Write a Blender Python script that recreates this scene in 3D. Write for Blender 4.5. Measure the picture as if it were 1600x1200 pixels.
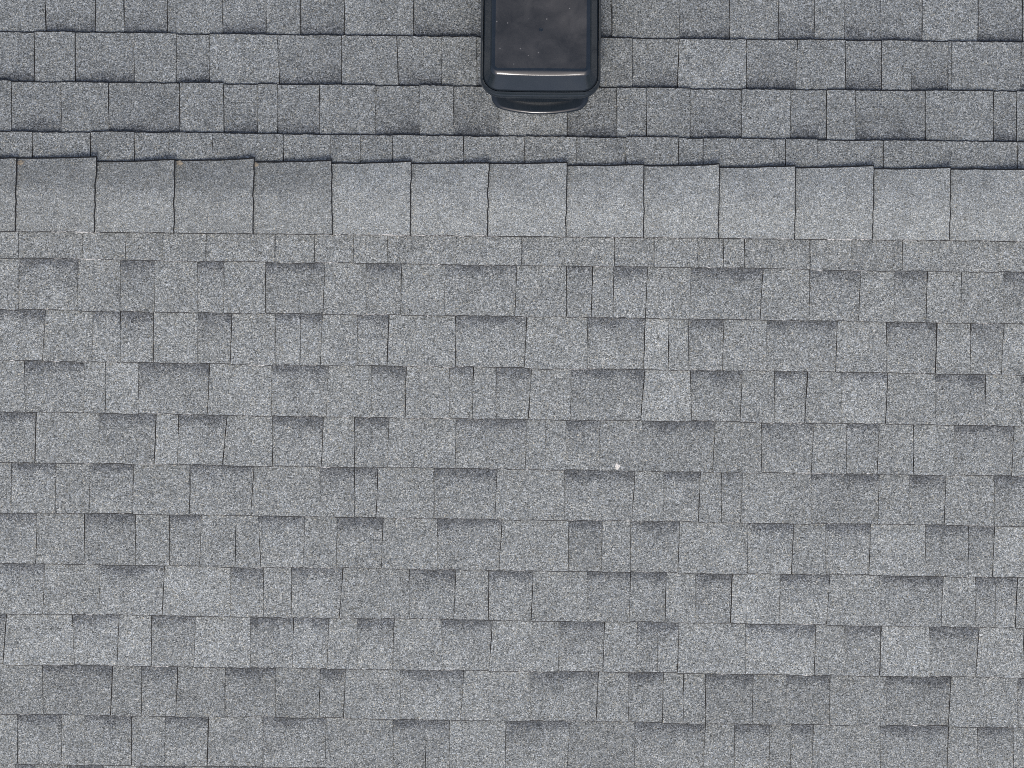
import bpy, bmesh, math, random
from mathutils import Vector, noise as mnoise

for o in list(bpy.data.objects):
    bpy.data.objects.remove(o)
scene = bpy.context.scene
col = scene.collection
random.seed(11)

# ------------------------------------------------------------------ camera, sky, sun, exposure
PITCH = math.atan(4 / 12)                 # a 4-in-12 roof; the ridge runs along X at y = 0, z = 0
CP, SP = math.cos(PITCH), math.sin(PITCH)
CAM = Vector((0.0, -0.503, 14.0))         # a drone hovering high above, looking straight down
ROLL = 0.0102
FPX = 8165.0                              # focal length in photograph pixels (1600 wide)

cam_d = bpy.data.cameras.new('camera')
cam_d.sensor_width = 36
cam_d.lens = FPX / 1600 * 36
cam_d.clip_end = 2000
cam = bpy.data.objects.new('camera', cam_d)
cam.location = CAM
cam.rotation_euler = (0, 0, ROLL)
col.objects.link(cam)
scene.camera = cam

SUN_EL, SUN_AZ = math.radians(66.5), math.radians(180 + 5)   # high light, a little from the near side
world = bpy.data.worlds.new('World')
scene.world = world
world.use_nodes = True
wn = world.node_tree
wn.nodes.clear()
sky = wn.nodes.new('ShaderNodeTexSky')
sky.sky_type = 'NISHITA'
sky.sun_disc = False
sky.sun_elevation = SUN_EL
sky.sun_rotation = SUN_AZ
sky.air_density = 0.6
sky.dust_density = 4.0
sky.ozone_density = 0.3
bg = wn.nodes.new('ShaderNodeBackground')
bg.inputs['Strength'].default_value = 0.15
wo = wn.nodes.new('ShaderNodeOutputWorld')
wn.links.new(sky.outputs['Color'], bg.inputs['Color'])
wn.links.new(bg.outputs['Background'], wo.inputs['Surface'])

sun_d = bpy.data.lights.new('sun', 'SUN')
sun_d.energy = 0.8
sun_d.angle = math.radians(11)
sun_d.color = (1.0, 0.99, 0.97)
sun = bpy.data.objects.new('sun', sun_d)
sun.rotation_euler = (math.radians(90) - SUN_EL, 0, math.radians(-5))
sun.location = (0, -10, 12)
col.objects.link(sun)

vs = scene.view_settings
vs.view_transform = 'Standard'
vs.look = 'None'
vs.exposure = 0.14
vs.gamma = 1.0
vs.use_curve_mapping = False
scene.cycles.use_denoising = False
scene.cycles.filter_width = 0.85

# ------------------------------------------------------------------ materials
def new_mat(name):
    m = bpy.data.materials.new(name)
    m.use_nodes = True
    nt = m.node_tree
    nt.nodes.clear()
    out = nt.nodes.new('ShaderNodeOutputMaterial')
    b = nt.nodes.new('ShaderNodeBsdfPrincipled')
    nt.links.new(b.outputs[0], out.inputs['Surface'])
    return m, nt, b

def node(nt, t, ins=None, **props):
    n = nt.nodes.new(t)
    for k, v in props.items():
        setattr(n, k, v)
    for k, v in (ins or {}).items():
        if isinstance(v, bpy.types.NodeSocket):
            nt.links.new(v, n.inputs[k])
        else:
            n.inputs[k].default_value = v
    return n

def math_n(nt, op, a, b=0.0, c=0.0, clamp=False):
    n = node(nt, 'ShaderNodeMath', {0: a, 1: b, 2: c}, operation=op)
    n.use_clamp = clamp
    return n.outputs[0]

def ramp(nt, fac, stops):
    n = nt.nodes.new('ShaderNodeValToRGB')
    nt.links.new(fac, n.inputs['Fac'])
    el = n.color_ramp.elements
    while len(el) < len(stops):
        el.new(0.5)
    for e, (p, c) in zip(el, stops):
        e.position = p
        e.color = (*c, 1) if len(c) == 3 else c
    return n.outputs['Color']

def maprange(nt, v, a, b, c, d, kind='SMOOTHSTEP'):
    n = node(nt, 'ShaderNodeMapRange', {0: v, 1: a, 2: b, 3: c, 4: d})
    n.interpolation_type = kind
    return n.outputs[0]

GRAIN = 275.0
def granule_material(name, gain=1.0, grain=GRAIN, soft=1.0):
    """mineral granules pressed in asphalt: 'tone' is the colour of the piece's granule blend, 'hd' the
    distance from its head for the darker granule band the factory lays on the recessed layer"""
    m, nt, b = new_mat(name)
    geo = node(nt, 'ShaderNodeNewGeometry')
    oi = node(nt, 'ShaderNodeObjectInfo')
    off = node(nt, 'ShaderNodeVectorMath', {0: oi.outputs['Random'], 1: (13.1, 7.7, 3.3)}, operation='MULTIPLY').outputs[0]
    pos = node(nt, 'ShaderNodeVectorMath', {0: geo.outputs['Position'], 1: off}, operation='ADD').outputs[0]
    tone = node(nt, 'ShaderNodeAttribute', attribute_name='tone').outputs['Fac']
    hd = node(nt, 'ShaderNodeAttribute', attribute_name='hd').outputs['Fac']
    vor = node(nt, 'ShaderNodeTexVoronoi', {'Vector': pos, 'Scale': grain * 1.35, 'Randomness': 1.0})
    cell = node(nt, 'ShaderNodeSeparateColor', {0: vor.outputs['Color']})
    n1 = node(nt, 'ShaderNodeTexNoise', {'Vector': pos, 'Scale': grain, 'Detail': 2.0, 'Roughness': 0.65}).outputs['Fac']
    n1c = maprange(nt, n1, 0.30, 0.70, 0.0, 1.0, 'LINEAR')
    g = math_n(nt, 'ADD', math_n(nt, 'MULTIPLY', cell.outputs[0], 0.50), math_n(nt, 'MULTIPLY', n1c, 0.50))
    g = math_n(nt, 'ADD', math_n(nt, 'MULTIPLY', math_n(nt, 'SUBTRACT', g, 0.5), soft), 0.5)
    c = ramp(nt, g, [(0.06, (0.034, 0.0375, 0.0378)), (0.36, (0.147, 0.159, 0.1555)),
                     (0.62, (0.258, 0.275, 0.268)), (0.92, (0.53, 0.555, 0.540))])
    # faint colour of single granules
    hue = ramp(nt, cell.outputs[1], [(0.0, (0.92, 0.98, 1.08)), (0.5, (1, 1, 1)), (0.93, (1.0, 1.0, 0.99)), (1.0, (1.12, 1.02, 0.86))])
    c = node(nt, 'ShaderNodeMix', {0: 1.0, 6: c, 7: hue}, data_type='RGBA', blend_type='MULTIPLY').outputs[2]
    # blotches a hand or so across: uneven granule mix
    n2 = node(nt, 'ShaderNodeTexNoise', {'Vector': pos, 'Scale': 16.0, 'Detail': 3.0, 'Roughness': 0.6}).outputs['Fac']
    n3 = node(nt, 'ShaderNodeTexNoise', {'Vector': pos, 'Scale': 75.0, 'Detail': 2.0, 'Roughness': 0.6}).outputs['Fac']
    n2c = math_n(nt, 'MULTIPLY', maprange(nt, n2, 0.3, 0.7, 0.88, 1.12, 'LINEAR'), maprange(nt, n3, 0.3, 0.7, 0.88, 1.12, 'LINEAR'))
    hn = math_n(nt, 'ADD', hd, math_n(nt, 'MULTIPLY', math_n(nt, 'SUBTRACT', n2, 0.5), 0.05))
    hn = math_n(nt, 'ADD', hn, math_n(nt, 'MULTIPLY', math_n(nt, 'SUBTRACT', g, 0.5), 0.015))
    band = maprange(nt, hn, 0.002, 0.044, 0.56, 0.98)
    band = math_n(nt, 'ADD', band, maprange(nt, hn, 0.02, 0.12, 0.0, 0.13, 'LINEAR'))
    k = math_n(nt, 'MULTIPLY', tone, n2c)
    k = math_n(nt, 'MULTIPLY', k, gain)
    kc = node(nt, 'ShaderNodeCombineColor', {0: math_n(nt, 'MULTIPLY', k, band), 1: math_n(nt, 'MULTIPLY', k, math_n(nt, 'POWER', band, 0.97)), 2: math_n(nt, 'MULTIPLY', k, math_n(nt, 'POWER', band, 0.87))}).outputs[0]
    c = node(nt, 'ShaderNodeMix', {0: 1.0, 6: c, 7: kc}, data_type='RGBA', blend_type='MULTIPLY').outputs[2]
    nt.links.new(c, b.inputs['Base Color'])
    b.inputs['Roughness'].default_value = 0.92
    b.inputs['Specular IOR Level'].default_value = 0.25
    bump = node(nt, 'ShaderNodeBump', {'Strength': 0.4, 'Distance': 0.0012, 'Height': g})
    nt.links.new(bump.outputs[0], b.inputs['Normal'])
    return m

def edge_material(name='shingle_edge', sh=0.0, base=0.040):
    """cut edge: black asphalt, its dark also standing for shadow lines, with pale chips where the mat and filler are exposed"""
    m, nt, b = new_mat(name)
    geo = node(nt, 'ShaderNodeNewGeometry')
    n = node(nt, 'ShaderNodeTexNoise', {'Vector': geo.outputs['Position'], 'Scale': 14.0, 'Detail': 4.0, 'Roughness': 0.75}).outputs['Fac']
    n2 = node(nt, 'ShaderNodeTexNoise', {'Vector': geo.outputs['Position'], 'Scale': 160.0, 'Detail': 2.0}).outputs['Fac']
    f = math_n(nt, 'ADD', n, math_n(nt, 'MULTIPLY', math_n(nt, 'SUBTRACT', n2, 0.5), 0.35))
    f = math_n(nt, 'ADD', f, sh)
    c = ramp(nt, f, [(0.0, (base * 0.55, base * 0.56, base * 0.57)), (0.57, (base, base * 1.01, base * 1.02)), (0.64, (0.25, 0.25, 0.245)), (0.72, (0.80, 0.79, 0.76))])
    nt.links.new(c, b.inputs['Base Color'])
    b.inputs['Roughness'].default_value = 0.9
    return m

def plain_material(name, c1, c2, scale, rough=0.9):
    m, nt, b = new_mat(name)
    tc = node(nt, 'ShaderNodeTexCoord')
    n = node(nt, 'ShaderNodeTexNoise', {'Vector': tc.outputs['Object'], 'Scale': scale, 'Detail': 5.0}).outputs['Fac']
    nt.links.new(ramp(nt, n, [(0.3, c1), (0.7, c2)]), b.inputs['Base Color'])
    b.inputs['Roughness'].default_value = rough
    return m

def vent_material(name, cols, r0, r1, dusty, specks):
    m, nt, b = new_mat(name)
    tc = node(nt, 'ShaderNodeTexCoord')
    p = tc.outputs['Object']
    n = node(nt, 'ShaderNodeTexNoise', {'Vector': p, 'Scale': 14.0, 'Detail': 4.0, 'Roughness': 0.6, 'Distortion': 0.6}).outputs['Fac']
    fine = node(nt, 'ShaderNodeTexNoise', {'Vector': p, 'Scale': 420.0, 'Detail': 2.0}).outputs['Fac']
    spk = node(nt, 'ShaderNodeTexVoronoi', {'Vector': p, 'Scale': 34.0}, feature='F1').outputs['Distance']
    geo = node(nt, 'ShaderNodeNewGeometry')
    base = ramp(nt, n, [(0.32, cols[0]), (0.52, cols[1]), (0.70, cols[2])])
    dust = maprange(nt, fine, 0.60, 0.80, 0.0, dusty, 'LINEAR')
    c = node(nt, 'ShaderNodeMix', {0: dust, 6: base, 7: (0.30, 0.29, 0.27, 1)}, data_type='RGBA').outputs[2]
    sm = maprange(nt, spk, 0.055, 0.085, specks, 0.0)
    c = node(nt, 'ShaderNodeMix', {0: sm, 6: c, 7: (0.42, 0.41, 0.39, 1)}, data_type='RGBA').outputs[2]
    nt.links.new(c, b.inputs['Base Color'])
    nt.links.new(maprange(nt, n, 0.3, 0.7, r0, r1, 'LINEAR'), b.inputs['Roughness'])
    bump = node(nt, 'ShaderNodeBump', {'Strength': 0.12, 'Distance': 0.001, 'Height': n})
    nt.links.new(bump.outputs[0], b.inputs['Normal'])
    return m

M_GRAN = granule_material('granules')
M_CAP = granule_material('cap_granules', 1.0, GRAIN * 1.15, 0.86)
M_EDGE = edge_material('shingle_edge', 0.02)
M_FAINTSHADOW = edge_material('faint_shadow_edge', 0.025, 0.052)  # weaker painted shadow line, for butts above raised tabs
M_CAPPALE = edge_material('chipped_cap_edge', 0.13)
M_CAPEDGE = edge_material('cap_edge', 0.06)
M_ASPH = plain_material('asphalt_base', (0.012, 0.012, 0.013), (0.03, 0.03, 0.03), 120)
M_VENT = vent_material('black_plastic', ((0.018, 0.026, 0.034), (0.022, 0.030, 0.039), (0.027, 0.035, 0.043)), 0.10, 0.16, 0.02, 0.0)
M_PANEL = vent_material('weathered_plastic', ((0.036, 0.038, 0.039), (0.056, 0.057, 0.057), (0.074, 0.074, 0.073)), 0.26, 0.42, 0.04, 0.4)
M_GRASS = plain_material('lawn', (0.035, 0.06, 0.02), (0.07, 0.10, 0.035), 3)
M_SIDING = plain_material('siding', (0.55, 0.54, 0.50), (0.6, 0.59, 0.55), 8)
M_WHITE = plain_material('white_paint', (0.72, 0.72, 0.70), (0.8, 0.8, 0.78), 8, 0.5)
M_DECK = plain_material('felt', (0.02, 0.02, 0.02), (0.04, 0.04, 0.04), 30)
M_DROP = plain_material('dropping', (0.6, 0.58, 0.5), (0.85, 0.84, 0.8), 200)
M_TAN = plain_material('tan_debris', (0.19, 0.175, 0.15), (0.40, 0.35, 0.26), 260)

# ------------------------------------------------------------------ roof coordinates
FRONT, BACK = -1, 1
def survey(px, py, side):
    """where on a slope a mark measured in the photograph lies: (metres along the ridge, metres down the slope)"""
    dx, dy = (px - 800) / FPX, -(py - 600) / FPX
    c, s = math.cos(ROLL), math.sin(ROLL)
    rx, ry = dx * c - dy * s, dx * s + dy * c
    t = SP / CP
    # CAM + d*(rx, ry, -1) on z = -side*t*y
    d = (CAM.z + side * t * CAM.y) / (1 - side * t * ry)
    return CAM.x + d * rx, side * (CAM.y + d * ry) / CP

def place(X, s, w, side):
    """metres along the ridge, down the slope and off the deck -> world"""
    return Vector((X, side * (s * CP + w * SP), -s * SP + w * CP))

def mesh_obj(name, verts, faces, mats, parent=None, mat_idx=None, attrs=None, smooth=False):
    me = bpy.data.meshes.new(name)
    me.from_pydata([tuple(v) for v in verts], [], faces)
    for m in mats:
        me.materials.append(m)
    if mat_idx:
        me.polygons.foreach_set('material_index', mat_idx)
    for k, vals in (attrs or {}).items():
        me.attributes.new(k, 'FLOAT', 'POINT').data.foreach_set('value', vals)
    if smooth:
        me.polygons.foreach_set('use_smooth', [True] * len(me.polygons))
    me.update()
    o = bpy.data.objects.new(name, me)
    col.objects.link(o)
    if parent:
        o.parent = parent
    return o

def tag(o, label=None, cat=None, kind=None, group=None):
    for k, v in (('label', label), ('category', cat), ('kind', kind), ('group', group)):
        if v:
            o[k] = v

RISE, TOOTH, SHEET, LAP = 0.0090, 0.0034, 0.0045, 0.022

class Pieces:
    """collects shingle pieces; used once per tab, or once for all the pieces beyond the frame"""
    def __init__(self):
        self.v, self.f, self.mi, self.tone, self.hd = [], [], [], [], []

    def tab(self, side, tl, tr, bl, br, raised, tone, detail=True, under=None):
        """tl..br: (X, s) corners; head edge tl-tr goes LAP under the course above, bl-br is the butt"""
        rj = random.uniform
        E = max(0.02, ((bl[1] - tl[1]) + (br[1] - tr[1])) / 2)
        def lerp(a, b, t): return (a[0] + (b[0] - a[0]) * t, a[1] + (b[1] - a[1]) * t)
        k = LAP / E
        htl, htr = lerp(tl, bl, -k), lerp(tr, br, -k)
        lift = (TOOTH if raised else 0.0)
        warp = rj(0.0, 0.0012) if rj(0, 1) < 0.8 else rj(0.0015, 0.0035)
        def top(s, X):
            u = (X - bl[0]) / max(1e-4, br[0] - bl[0])
            s0 = tl[1] + (tr[1] - tl[1]) * u
            r = (s - s0) / E
            return RISE * r + lift + (warp * r * r if r > 0 else 0)
        ns = 5 if detail else 1
        nb = max(2, int((br[0] - bl[0]) / 0.009)) if detail else 1
        js, jb = (0.0008, 0.0009) if detail else (0, 0)
        ph = rj(0, 100)
        ring = [htl]
        right = [lerp(htr, br, i / ns) for i in range(ns + 1)]
        ring += [(p[0] + (rj(-js, js) if 0 < i < ns else 0), p[1]) for i, p in enumerate(right)]
        butt = []
        for i in range(1, nb):
            p = lerp(br, bl, i / nb)
            wv = 0.0011 * mnoise.noise(Vector((p[0] * 22 + ph, ph, 0.3))) if detail else 0
            butt.append((p[0], p[1] + rj(-jb, jb) + wv))
        ring += butt
        left = [lerp(bl, htl, i / ns) for i in range(ns)]
        ring += [(p[0] + (rj(-js, js) if i else 0), p[1]) for i, p in enumerate(left)]
        iR, iL = 1 + ns, 1 + ns + len(butt) + 1          # butt runs from ring[iR] to ring[iL]
        n = len(ring)
        b0 = len(self.v)
        ch = 0.0026 if side == FRONT else 0.0034  # dark chamfer doubles as a painted shadow line, wider on the back
        def add(X, s, w):
            self.v.append(place(X, s, w, side))
            self.tone.append(tone)
            u = (X - bl[0]) / max(1e-4, br[0] - bl[0])
            s0 = tl[1] + (tr[1] - tl[1]) * u
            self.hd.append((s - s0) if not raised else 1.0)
        for i, (X, s) in enumerate(ring):                # top outline
            inset = ch if iR <= i <= iL else 0
            add(X, s - inset, top(s, X))
        for i in range(iR, iL + 1):                      # worn butt edge, coloured dark for the shadow line too
            X, s = ring[i]
            add(X, s, top(s, X) - 0.0016)
        for i, (X, s) in enumerate(ring):                # underside outline
            add(X, s, top(s, X) - lift - (0.0014 if not (iR <= i <= iL) else SHEET + (0.0 if not raised else 0.0)))
        bb, bt = b0 + n, b0 + n + (iL - iR + 1)
        self.f.append([b0 + i for i in range(n)][::side * -1]); self.mi.append(0)
        def quad(a, b, c, d, m):
            self.f.append([a, b, c, d] if side == -1 else [d, c, b, a]); self.mi.append(m)
        for i in range(n):
            j = (i + 1) % n
            if iR <= i < iL:
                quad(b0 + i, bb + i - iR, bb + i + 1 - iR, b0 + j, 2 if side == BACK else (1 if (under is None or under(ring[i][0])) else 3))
                quad(bb + i - iR, bt + i, bt + j, bb + i + 1 - iR, 1)
            elif i != 0:
                quad(b0 + i, bt + i, bt + j, b0 + j, 2)

    def build(self, name, parent):
        return mesh_obj(name, self.v, self.f, [M_GRAN, M_EDGE, M_ASPH, M_FAINTSHADOW], parent, self.mi,
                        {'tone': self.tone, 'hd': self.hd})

# ------------------------------------------------------------------ the house (mostly out of frame) and the ground
HX, HS = 3.9, 4.4      # half length of the ridge, length of a slope
house = bpy.data.objects.new('house', None)
col.objects.link(house)
tag(house, 'house with low gable roof of weathered grey asphalt shingles and capped ridge', 'house')

EAVE_Z = -HS * SP
dv = []
for X in (-HX, HX):
    for (s, w, sd) in ((HS, -0.006, FRONT), (0, -0.006, FRONT), (HS, -0.006, BACK), (HS, -0.03, BACK), (0, -0.03, BACK), (HS, -0.03, FRONT)):
        dv.append(place(X, s, w, sd))
df = [(0, 6, 7, 1), (1, 7, 8, 2), (2, 8, 9, 3), (3, 9, 10, 4), (4, 10, 11, 5), (5, 11, 6, 0), (0, 1, 2, 3, 4, 5), (11, 10, 9, 8, 7, 6)]
mesh_obj('roof_deck', dv, df, [M_DECK], house)
def box(name, x0, x1, y0, y1, z0, z1, mat, parent):
    v = [(x, y, z) for x in (x0, x1) for y in (y0, y1) for z in (z0, z1)]
    return mesh_obj(name, v, [(0, 1, 3, 2), (4, 6, 7, 5), (0, 4, 5, 1), (2, 3, 7, 6), (0, 2, 6, 4), (1, 5, 7, 3)], [mat], parent)
ey = HS * CP
for sd in (-1, 1):
    box('fascia_board', -HX, HX, min(sd * (ey - 0.03), sd * (ey - 0.005)), max(sd * (ey - 0.03), sd * (ey - 0.005)), EAVE_Z - 0.2, EAVE_Z - 0.035, M_WHITE, house)
    yw = sd * (ey - 0.4)
    box('wall', -HX + 0.3, HX - 0.3, min(yw, yw - sd * 0.2), max(yw, yw - sd * 0.2), EAVE_Z - 2.8, EAVE_Z + 0.02, M_SIDING, house)
for sx in (-1, 1):
    xa, xb = sx * (HX - 0.3), sx * (HX - 0.5)
    yy = ey - 0.6
    v = [(x, y, z) for x in (xa, xb) for (y, z) in ((-yy, EAVE_Z - 2.8), (yy, EAVE_Z - 2.8), (yy, -yy * SP / CP - 0.04), (0, -0.04), (-yy, -yy * SP / CP - 0.04))]
    mesh_obj('wall', v, [(0, 1, 2, 3, 4), (9, 8, 7, 6, 5), (0, 5, 6, 1), (1, 6, 7, 2), (2, 7, 8, 3), (3, 8, 9, 4), (4, 9, 5, 0)], [M_SIDING], house)
GZ = EAVE_Z - 2.8
g = mesh_obj('ground', [(-300, -300, GZ), (300, -300, GZ), (300, 300, GZ), (-300, 300, GZ)], [(0, 1, 2, 3)], [M_GRASS])
tag(g, kind='structure')

# ------------------------------------------------------------------ shingle courses, as measured
# per course: "x[:x_at_butt]<T|R>[b|d|e]" - a piece starts at x; T raised tab, R recessed; ! = shingle joint before it;
# b paler, d darker granule blend, e a little darker; the last number closes the course
F_LINES = [334.5, 413.5, 493.5, 573.5, 653.5, 732.0, 810.5, 890.0, 968.5, 1047.0, 1124.5, 1202.0]
F_SKEW = [.0138] * 9 + [.0133, .0130, .0128]
F_ROWS = [
 "!-17T 30R 130T 197R 255T 322R 430T 492Re !553T 605R 713T 815R 900T 960Re 1022T 1090R !1130T 1163Re 1265T 1330R 1410Te 1482T 1560R 1640",
 "-40T 30R 122T 188R 242T 309R:310 !350T 415R 508:505T 572R 628:626T 695R 808:804T 885R !926:924T 958Rb 1012:1008T 1079R 1192:1187T 1265R 1345:1341T 1396R 1449:1446T !1502Te 1568R 1640",
 "-45R 72:67T 144R !188:189R 240T 309R 363:360T 430Rb !470:469Rb 504:501T 558R 608:605T 712R 823:819T 918R 1008:1006Tb !1045:1044T 1076R 1131:1129T 1198R 1308:1305T 1385Re 1464:1461T 1516R 1569:1564T 1640",
 "-50T 38:40R 132T !165Tb 217R 328:324T 424R 513:510T 580R 635:633T 702R !740:738T 775R 831:825T 892Re 1008:1001Tb 1078:1080Re 1160:1156T 1210R 1262:1257T !1314Rc 1387:1383Te 1462R 1540:1538T 1595R 1660",
 "-40R 57:55T 155R 244:241Tb !279:278R 355:348T 426R 506:502T 554R 608:606T 712R 823:821T !853T 884R 938:936Te 1003Re 1118:1113Te 1190R 1272:1267T 1322R 1374:1370T !1427T 1490Re 1585:1580T 1660",
 "-55T 18Rb 88:87Te 140R 209:208T 297R 397:392T 500R !554R 591:588T 678R 777:773T 882R 992:987T 1037R 1094:1091T !1127R 1161:1157T 1267Re 1374:1371T 1420Re 1478:1475T 1553R 1630",
 "-40R 58:56T 132Re 212T 265R 315:312Te !369:368T 404:408Rb 477:474T 526R 599:596T 683R 785:780T 888Re !941:940T 985R 1063:1059T 1168Rb 1240:1236T 1290Rb 1360:1357Tb 1446R !1513R 1554:1550Tb 1640",
 "-50Rb 70:67T 154:157Rb 257:254Tb 360R !412T 455Rb 536:530Te 640R 712:709T 763R 833:830T 917R !985:984R 1041:1039T 1086R 1144:1141Tb 1218Rb 1297:1291T 1373R 1474:1470T 1524R !1556:1555R 1590:1586T 1650",
 "-60R 10:5Tb 113:117Rb 186:183Tb 237R 306:303Tb 391R !459:457Rb 514:511T 558R 616:614T 690R 770:764T 873R 945:942T 995Re !1028:1027R 1061:1058T 1165Rb 1275:1272T 1320R 1377:1374Tb 1452R 1530:1524Tb !1599T 1660",
 "-40Te 66:68Rd 176:173Td 221Re 278:275Te 352Rd 431Td !500:499R 540:537T 625Rb 725:720T 828R 935:931Te 982Re 1037:1035Te !1068:1067T 1102Rd 1177:1175Td 1228Rd 1297:1296Td 1384Rd 1486:1481T 1590R 1660",
 "-40T 28R !97:96T 133R 206T 258R 326:324T 411R 510:508Te 614Re !664:665R 703:702T 790R 891:886Td 992Re 1102:1099T 1147R 1203Te !1236:1235R 1271:1268T 1375R 1482:1479T 1527R 1585:1583T 1660",
]
B_LINES = [-19.0, 59.0, 136.5, 214.0, 291.5]          # butt of the first .. head of the last
B_SKEW = [.0102] * 5
B_ROWS = [
 "-60T 72:70R 149T !194R 262T 348R 416T 469Re 539T 646Re 760T !770R 860T 930R 956T 1062R 1140T 1216R 1272T 1319R !1375R 1441Tb 1528R 1597T 1660",
 "-50R 54T 118R 210T 276R !328Tb 437:433R 534T 623:620R 690T 745R 800T !905T 937T 988R 1058:1061Tb 1166R 1243:1246T 1321R 1377T 1424R !1481T 1486T 1595R 1660",
 "-40T 18R 96T 170Re 281T 350R 403T !434R 499T 586Re 655T 709Rd 780Tb 886Rd 964T !1010T 1078R 1158Tb 1235R 1291T 1336Re 1446T 1552R !1588T 1660",
 "-50T 51R 142Te 210R 265T 332Te 443R 517T !563R 613T 724R 820T 900R 978T 1060R 1099T !1140R 1227T 1277R 1380T 1470R 1590T 1660",
]
TONES = {'': 1.0, 'b': 1.10, 'c': 1.17, 'e': 0.945, 'd': 0.885}

def parse(row):
    out = []
    for tok in row.split():
        joint = tok.startswith('!')
        tok = tok.lstrip('!')
        num = tok.rstrip('TRbcde')
        rest = tok[len(num):]
        # "309R:310" is read as the piece starting at 309 at its head, 310 at its butt
        if not rest and ':' in tok:
            a, bt = tok.split(':'); head = a.rstrip('TRbcde'); rest = a[len(head):]; num = head + ':' + bt
        a, _, bt = num.partition(':')
        out.append((float(a), float(bt or a), rest[:1], rest[1:], joint))
    return out

def line_y(L, sk, x):
    return L + sk * (x - 800) + 1.3 * mnoise.noise(Vector((x * 0.0045, L * 0.37, 0.5)))

filler = Pieces()
N_TABS = 0
EXT = {FRONT: [], BACK: []}      # for each measured course: (s at head, s at butt) at the left and right ends

def lay_course(row, side, head, butt, skh, skb, below=None):
    global N_TABS
    cells = parse(row)
    row_tone = random.gauss(1, 0.015)
    base_tone = 1.0
    strips, cur = [], []
    under = None
    if below:                    # shadow line painted on the butt: darker over a recess, weaker over a raised tab
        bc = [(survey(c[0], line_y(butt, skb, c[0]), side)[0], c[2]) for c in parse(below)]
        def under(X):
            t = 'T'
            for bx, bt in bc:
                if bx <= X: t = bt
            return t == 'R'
    for i in range(len(cells) - 1):
        if cells[i][4] and cur:
            strips.append(cur); cur = []
        cur.append(i)
    strips.append(cur)
    for strip in strips:
        x0, x1 = cells[strip[0]], cells[strip[-1] + 1]
        def P(xh, xb):
            return survey(xh, line_y(head, skh, xh), side), survey(xb, line_y(butt, skb, xb), side)
        (h0, b0), (h1, b1) = P(x0[0], x0[1]), P(x1[0], x1[1])
        E = b0[1] - h0[1]
        gj = 0.0008
        # the asphalt base sheet of this one-metre shingle
        v = []
        for (h, b, sg) in ((h0, b0, 1), (h1, b1, -1)):
            for (p, ds, r) in ((h, -LAP, -LAP / E), (b, -0.0022, 1.0)):
                for dw in (-0.0013, -0.0042 if r > 0 else -0.0055):
                    v.append(place(p[0] + sg * gj, p[1] + ds, RISE * r + dw + (0.0012 if r > 0 and dw < -0.002 else 0), side))
        f = [(0, 4, 6, 2), (1, 3, 7, 5), (0, 2, 3, 1), (4, 5, 7, 6), (0, 1, 5, 4), (2, 6, 7, 3)]
        if side == FRONT: f = [q[::-1] for q in f]
        sh = mesh_obj('shingle', v, f, [M_ASPH], house)
        for i in strip:
            xh, xb, typ, tc, joint = cells[i]
            nh, nb_, ntyp, _, njoint = cells[i + 1]
            ptyp = cells[i - 1][2] if i else 'T'
            raised = typ == 'T'
            (hl, bl), (hr, br) = P(xh, xb), P(nh, nb_)
            def gap(jt, a, b):
                if jt: return random.uniform(0.0004, 0.0009)
                if a == 'R' and b == 'T': return random.choice((0.0003, 0.0006, 0.0009, 0.0012)) + random.uniform(0, 0.0002)
                return random.choice((0.0001, 0.0003, 0.0006, 0.0009)) + (0.0003 if side == BACK else 0.0)
            gl, gr = gap(joint, ptyp, typ), gap(njoint, typ, ntyp)
            dl = random.uniform(-0.0008, 0.0008)         # butts are not perfectly in line
            p = Pieces()
            tone = base_tone * row_tone * TONES[tc] * random.gauss(1, 0.02 if side == FRONT else 0.014)
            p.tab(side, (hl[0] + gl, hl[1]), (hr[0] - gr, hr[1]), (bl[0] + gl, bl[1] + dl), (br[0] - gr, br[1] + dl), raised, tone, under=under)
            p.build('tab', sh)
            N_TABS += 1
    # the same course carried on to the gable ends, out of frame
    for end, sg in ((cells[0], -1), (cells[-1], 1)):
        h = survey(end[0], line_y(head, skh, end[0]), side)
        b = survey(end[1], line_y(butt, skb, end[1]), side)
        fill_course(side, h[0], sg * HX, h[1], b[1])

def fill_course(side, xa, xb, sh, sb):
    sg = 1 if xb > xa else -1
    x, raised = xa, random.random() < 0.5
    row_tone = random.gauss(1, 0.03)
    while (xb - x) * sg > 0.01:
        wd = random.choice((0.055, 0.09, 0.10, 0.13, 0.15, 0.18))
        nx = x + sg * min(wd, abs(xb - x))
        l, r = min(x, nx) + 0.0005, max(x, nx) - 0.0005
        filler.tab(side, (l, sh), (r, sh), (l, sb), (r, sb), raised, row_tone * random.gauss(1, 0.05), detail=False)
        x, raised = nx, not raised

for i, row in enumerate(F_ROWS):
    lay_course(row, FRONT, F_LINES[i], F_LINES[i + 1], F_SKEW[i], F_SKEW[i + 1], F_ROWS[i + 1] if i + 1 < len(F_ROWS) else None)
for i, row in enumerate(B_ROWS):
    lay_course(row, BACK, B_LINES[i + 1], B_LINES[i], B_SKEW[i + 1], B_SKEW[i])
# courses wholly out of frame, down to the eaves
for side, ref in ((FRONT, survey(800, F_LINES[-1], FRONT)[1]), (BACK, survey(800, B_LINES[0], BACK)[1])):
    s = ref
    EXPO = 0.1448
    while s < HS - 0.01:
        fill_course(side, -HX, HX, s, min(s + EXPO, HS + 0.02))
        s += EXPO
fo = filler.build('shingle_field', house)
tag(fo, kind='stuff')

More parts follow.
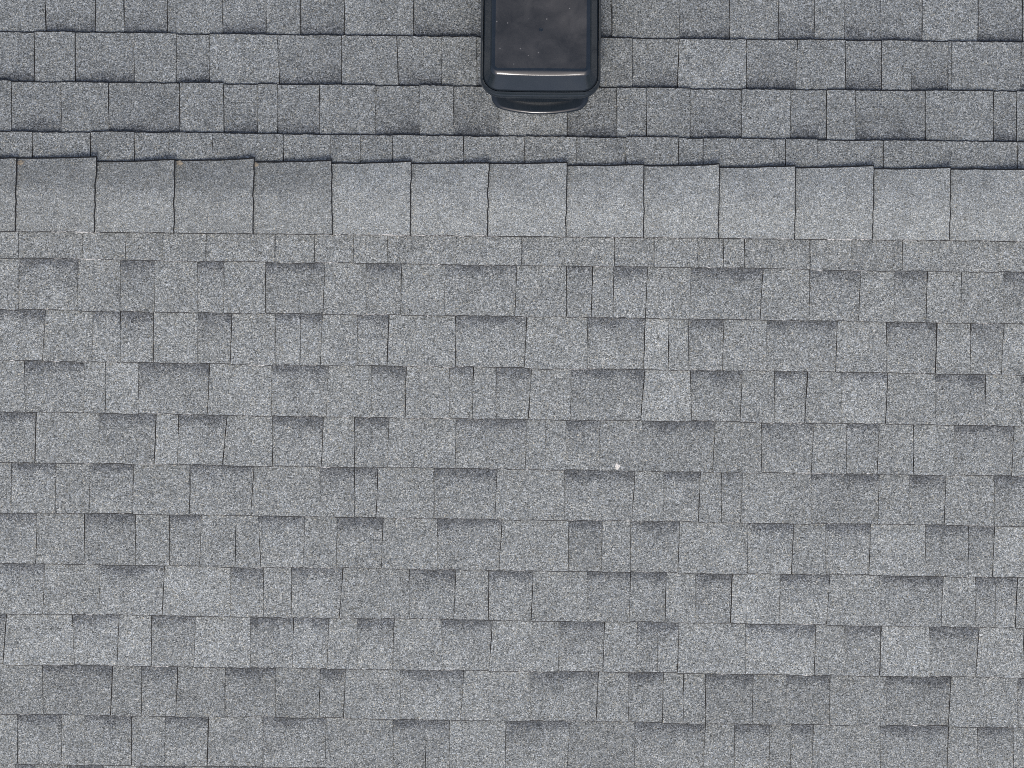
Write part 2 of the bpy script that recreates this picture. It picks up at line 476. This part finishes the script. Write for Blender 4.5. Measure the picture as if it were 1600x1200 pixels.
# ------------------------------------------------------------------ ridge caps
# boundary x at the back edge and at the front edge
CAPS = [(-96, -98), (27, 25), (152, 147.5), (274, 272), (397, 396), (518, 519), (642, 640.5), (763, 760), (885, 882.5), (1005, 1004),
        (1122, 1121), (1241, 1239.5), (1363, 1361), (1483, 1481), (1599, 1598), (1720, 1719)]
CAP_TONE = [0.95, 0.95, 0.95, 0.94, 0.95, 1.12, 1.10, 1.12, 1.09, 1.11, 1.13, 1.12, 1.12, 1.13, 1.12]
#   back edge of each cap: y offset at its left end and at its right end (px)
CAP_BACK = [(0, -1), (-1, -4), (3, -1), (0, -4), (1, -2), (2, -2), (1, -1), (0, -3), (2, -1), (1, -2), (2, -1), (1, -3), (2, -1), (1, 1), (1, 0)]
def cap_profile(s_back, s_front, w_edge):
    """points (y-signed slope position, height) across the ridge from the back edge over a soft bend to the front edge"""
    pts = []
    n = 9
    for i in range(n):
        pts.append((BACK, s_back * (1 - i / n) ** 1.15))
    pts.append((FRONT, 0.0))
    for i in range(1, n + 1):
        pts.append((FRONT, s_front * (i / n) ** 1.15))
    return pts

def crown(y, w):
    """height of the bent sheet above the ridge: the fold is rounded, not creased"""
    R = 0.045
    a = abs(y)
    t = SP / CP
    z = -t * a if a > R else -t * (a * a / (2 * R) + R / 2)
    return z + w / CP

def add_cap(k, xl, xr, tone, yb, lift_r, back_tone=1.0):
    nx, prof = 12, 25
    ph = random.uniform(0, 100)
    OV = 0.020
    TH = 0.0055
    cols_ = []
    for i in range(-1, nx + 2):
        t = min(max(i, 0), nx) / nx
        xb_, xf_ = xl[0] + (xr[0] - xl[0]) * t, xl[1] + (xr[1] - xl[1]) * t
        yback = 257.5 + 0.0103 * (xb_ - 800) + yb[0] + (yb[1] - yb[0]) * (t ** 2.0) + 1.4 * mnoise.noise(Vector((t * 5 + ph, 1, 0)))
        yfront = 369.0 + 0.0098 * (xf_ - 800) + 1.1 * mnoise.noise(Vector((t * 4 + ph, 7, 0)))
        pb, pf = survey(xb_, yback, BACK), survey(xf_, yfront, FRONT)
        ov = -OV if i < 0 else (0.0 if i <= nx else 0.0027)
        ring = []
        y0, y1 = pb[1] * CP, -pf[1] * CP
        for j in range(prof):
            # first and last points form the edge strip, its dark partly painted shadow, two millimetres outside the granule face
            if j == 0: y, q = y0 + 0.0040, 0.0
            elif j == prof - 1: y, q = y1 - 0.0022, 1.0
            else:
                q = (j - 1) / (prof - 3)
                y = y0 + (y1 - y0) * q
            X = pb[0] + (pf[0] - pb[0]) * q + ov
            if i >= nx: X += 0.0030 * mnoise.noise(Vector((q * 7, ph, 3.0)))
            w = 0.0155 + 0.0080 * (t if i >= 0 else -0.16)
            w += lift_r * t ** 3 * max(0.0, 1 - q * 3.2)          # back corner curls up at the free end
            w += 0.0014 * mnoise.noise(Vector((X * 9, y * 9, ph)))
            if j in (0, prof - 1): w -= 0.0026
            if i > nx: w -= 0.0040
            ring.append((X, y, crown(y, w)))
        cols_.append(ring)
    nc = len(cols_)
    verts, tn, faces, mi = [], [], [], []
    for low in (0, 1):
        for ring in cols_:
            for jj, p in enumerate(ring):
                z = -0.030 * 0 + p[2] - low * TH
                verts.append((p[0], p[1], z))
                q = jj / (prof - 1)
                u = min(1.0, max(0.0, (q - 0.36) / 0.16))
                tn.append(tone * (back_tone + (1 - back_tone) * u))  # back half of the cap has its own tone factor
    o2 = nc * prof
    for i in range(nc - 1):
        for j in range(prof - 1):
            a, b, c, d = i * prof + j, i * prof + j + 1, (i + 1) * prof + j + 1, (i + 1) * prof + j
            m = 2 if i == nc - 2 else (1 if j == prof - 2 else (2 if j == 0 else 0))  # free-end and back strips are dark in place of shadow lines
            faces.append((a, b, c, d)); mi.append(m)
            faces.append((o2 + d, o2 + c, o2 + b, o2 + a)); mi.append(2)
    for i in range(nc - 1):
        a, d = i * prof, (i + 1) * prof
        faces.append((d, o2 + d, o2 + a, a)); mi.append(2)
        a, d = a + prof - 1, d + prof - 1
        faces.append((a, o2 + a, o2 + d, d)); mi.append(2)
    for j in range(prof - 1):
        a, b = j, j + 1
        faces.append((o2 + b, o2 + a, a, b)); mi.append(2)
        a, b = (nc - 1) * prof + j, (nc - 1) * prof + j + 1
        faces.append((o2 + a, o2 + b, b, a)); mi.append(2)
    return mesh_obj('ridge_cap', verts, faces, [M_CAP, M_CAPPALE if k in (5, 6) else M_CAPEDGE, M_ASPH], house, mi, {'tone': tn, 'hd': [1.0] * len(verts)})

for k in range(len(CAPS) - 1):
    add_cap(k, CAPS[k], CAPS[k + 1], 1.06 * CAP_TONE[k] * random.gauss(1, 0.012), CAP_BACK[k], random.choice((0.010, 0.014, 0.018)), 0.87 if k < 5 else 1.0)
for sg, start in ((-1, CAPS[0][0]), (1, CAPS[-1][0])):           # on to the gable ends
    x = start
    for k in range(11):
        nx_ = x + sg * 121
        a, b = (min(x, nx_),) * 2, (max(x, nx_),) * 2
        add_cap(0, a, b, 1.05 * random.gauss(1, 0.02), (1, -2), 0.004)
        x = nx_

# ------------------------------------------------------------------ roof vent
VX, VS = survey(843.5, 178, BACK)
vent = bpy.data.objects.new('roof_vent', None)
vent.location = place(VX, VS, 0.006, BACK)
vent.rotation_euler = (-PITCH, 0, 0)
col.objects.link(vent)
tag(vent, 'black plastic roof vent with a square domed lid standing beyond the ridge', 'roof vent')

def rrect(x0, x1, y0, y1, r, w, seg=8, bow=0.0):
    """rounded rectangle outline; y0 is the uphill side (bowed out by bow), y1 the downhill side"""
    pts = []
    for (cx, cy, a0) in ((x1 - r, y1 - r, 0), (x0 + r, y1 - r, 90), (x0 + r, y0 + r, 180), (x1 - r, y0 + r, 270)):
        for i in range(seg + 1):
            a = math.radians(a0 + 90 * i / seg)
            pts.append([cx + r * math.cos(a), cy + r * math.sin(a), w])
    out = []
    n = len(pts)
    for i, p in enumerate(pts):
        out.append(p)
        q = pts[(i + 1) % n]
        if math.dist(p, q) > 0.08:
            for k in range(1, 10):
                out.append([p[0] + (q[0] - p[0]) * k / 10, p[1] + (q[1] - p[1]) * k / 10, w])
    hw = (x1 - x0) / 2; cx = (x0 + x1) / 2
    for p in out:
        if p[1] < (y0 + y1) / 2:
            p[1] -= bow * (1 - ((p[0] - cx) / hw) ** 2)
    return out

def loft(name, rings, mat, parent, cap_top=True, cap_bottom=False, sharp=()):
    n = len(rings[0])
    v = [p for r in rings for p in r]
    f = []
    for k in range(len(rings) - 1):
        for i in range(n):
            j = (i + 1) % n
            f.append((k * n + i, k * n + j, (k + 1) * n + j, (k + 1) * n + i))
    if cap_top: f.append([(len(rings) - 1) * n + i for i in range(n)])
    if cap_bottom: f.append([i for i in range(n)][::-1])
    o = mesh_obj(name, v, f, [mat], parent, smooth=True)
    try:
        o.data.set_sharp_from_angle(angle=math.radians(48))
    except Exception:
        pass
    return o

LV = 0.42                                                   # length of the vent, down the slope
# flange: low apron, bowed on its uphill edge
def fl(i, w): return rrect(-0.131 + i, 0.131 - i, 0.017 + i, LV + 0.06 - i, 0.03, w, bow=0.022)
loft('flange', [fl(0, -0.006), fl(0, 0.004), fl(0.002, 0.007), fl(0.006, 0.0085), fl(0.022, 0.012), fl(0.026, 0.0105)], M_VENT, vent)
# throat: the upright collar under the lid
def th(i, w): return rrect(-0.104 + i, 0.104 - i, 0.034 + i, LV - 0.02 - i, 0.018, w, bow=0.006)
loft('throat', [th(0, 0.006), th(0.002, 0.05), th(0.002, 0.196)], M_VENT, vent)
# unseen walls added under the lid to darken the shingles beside the vent
for sx in (-1, 1):
    def sw(i, w): return rrect(min(sx * 0.108, sx * 0.150) + i, max(sx * 0.108, sx * 0.150) - i, 0.080 + i, LV - 0.02 - i, 0.012, w)
    loft('shadow_wall', [sw(0, -0.004), sw(0.002, 0.05), sw(0.003, 0.180)], M_VENT, vent)
# lid: skirt, flat bevels, a fine raised bead round a sunken top panel
RAISE = 0.08                                                # extra height added to deepen the shadow beside the vent
def top_w(w):
    return w + 0.0165 + RAISE + 0.0135 * min(1.0, max(0.0, (w - 0.0765) / 0.042))
def ld(side_i, up_i, w):
    t = min(1.0, max(0.0, (w - 0.0765) / 0.042)) if up_i > 0.007 else 0.0
    u = up_i - 0.005 * t
    return rrect(-0.1605 + side_i, 0.1605 - side_i, -0.0160 + u, LV + 0.02 - u * 0.7, max(0.008, 0.053 - side_i * 1.25), top_w(w), bow=max(0.0, 0.003 - max(0, up_i - 0.04) * 0.4))
lid = loft('lid', [ld(0.006, 0.006, 0.085), ld(0.0010, 0.0010, 0.0592), ld(0, 0, 0.0585), ld(0, 0, 0.0620), ld(0.0004, 0.0004, 0.0668),
                   ld(0.0016, 0.0016, 0.0700), ld(0.0032, 0.0035, 0.0728), ld(0.0042, 0.0050, 0.0747),
                   ld(0.0250, 0.0380, 0.1172), ld(0.0260, 0.0395, 0.1190), ld(0.0275, 0.0415, 0.1207), ld(0.0300, 0.0475, 0.1242),
                   ld(0.0320, 0.0500, 0.1251), ld(0.0345, 0.0525, 0.1251), ld(0.0370, 0.0550, 0.1240), ld(0.0395, 0.0575, 0.1230)], M_VENT, vent)
lid.data.materials.append(M_PANEL)
lid.data.polygons[len(lid.data.polygons) - 1].material_index = 1      # the sunken top panel
# moulding mark in the middle of the panel
ring = []
for (r, w) in ((0.0056, 0.1229), (0.0052, 0.1236), (0.0040, 0.1236), (0.0036, 0.1232), (0.0020, 0.1232), (0.0014, 0.1238)):
    ring.append([[r * math.cos(a * math.tau / 20) - 0.0005, 0.147 + r * math.sin(a * math.tau / 20), top_w(w)] for a in range(20)])
loft('moulding_boss', ring, M_VENT, lid)

# ------------------------------------------------------------------ small things lying on the roof
def blob(name, px, py, side, size, flat, mat, label, cat, w=0.006, seed=1, group=None):
    X, s = survey(px, py, side)
    bm = bmesh.new()
    bmesh.ops.create_icosphere(bm, subdivisions=3, radius=1)
    for v in bm.verts:
        n = mnoise.noise(v.co * 1.6 + Vector((seed, seed * 2.3, 0)))
        v.co *= 1 + 0.55 * n
        v.co = Vector((v.co.x * size[0], v.co.y * size[1], v.co.z * flat))
    me = bpy.data.meshes.new(name)
    bm.to_mesh(me); bm.free()
    me.materials.append(mat)
    o = bpy.data.objects.new(name, me)
    o.location = place(X, s, w, side)
    o.rotation_euler = (side * -PITCH, 0, 0)
    col.objects.link(o)
    tag(o, label, cat, group=group)
    return o
blob('bird_dropping', 964.5, 727, FRONT, (0.0060, 0.0085), 0.003, M_DROP, 'small white bird dropping on the middle of the near roof slope', 'bird dropping', w=0.0124, seed=3)
for j, (px, py) in enumerate(((33, 257.5), (281, 257.5), (399, 260))):
    blob('moss_tuft', px, py, BACK, (0.0085, 0.0065), 0.0022, M_TAN,
         ('tan moss speck at the far corner of the second ridge cap from the left',
          'tan moss speck at the far corner of the fourth ridge cap from the left',
          'tan moss speck at the far corner of the fifth ridge cap from the left')[j], 'moss', w=0.0165, seed=j + 5, group='tan specks on the ridge caps')
print('tabs', N_TABS)
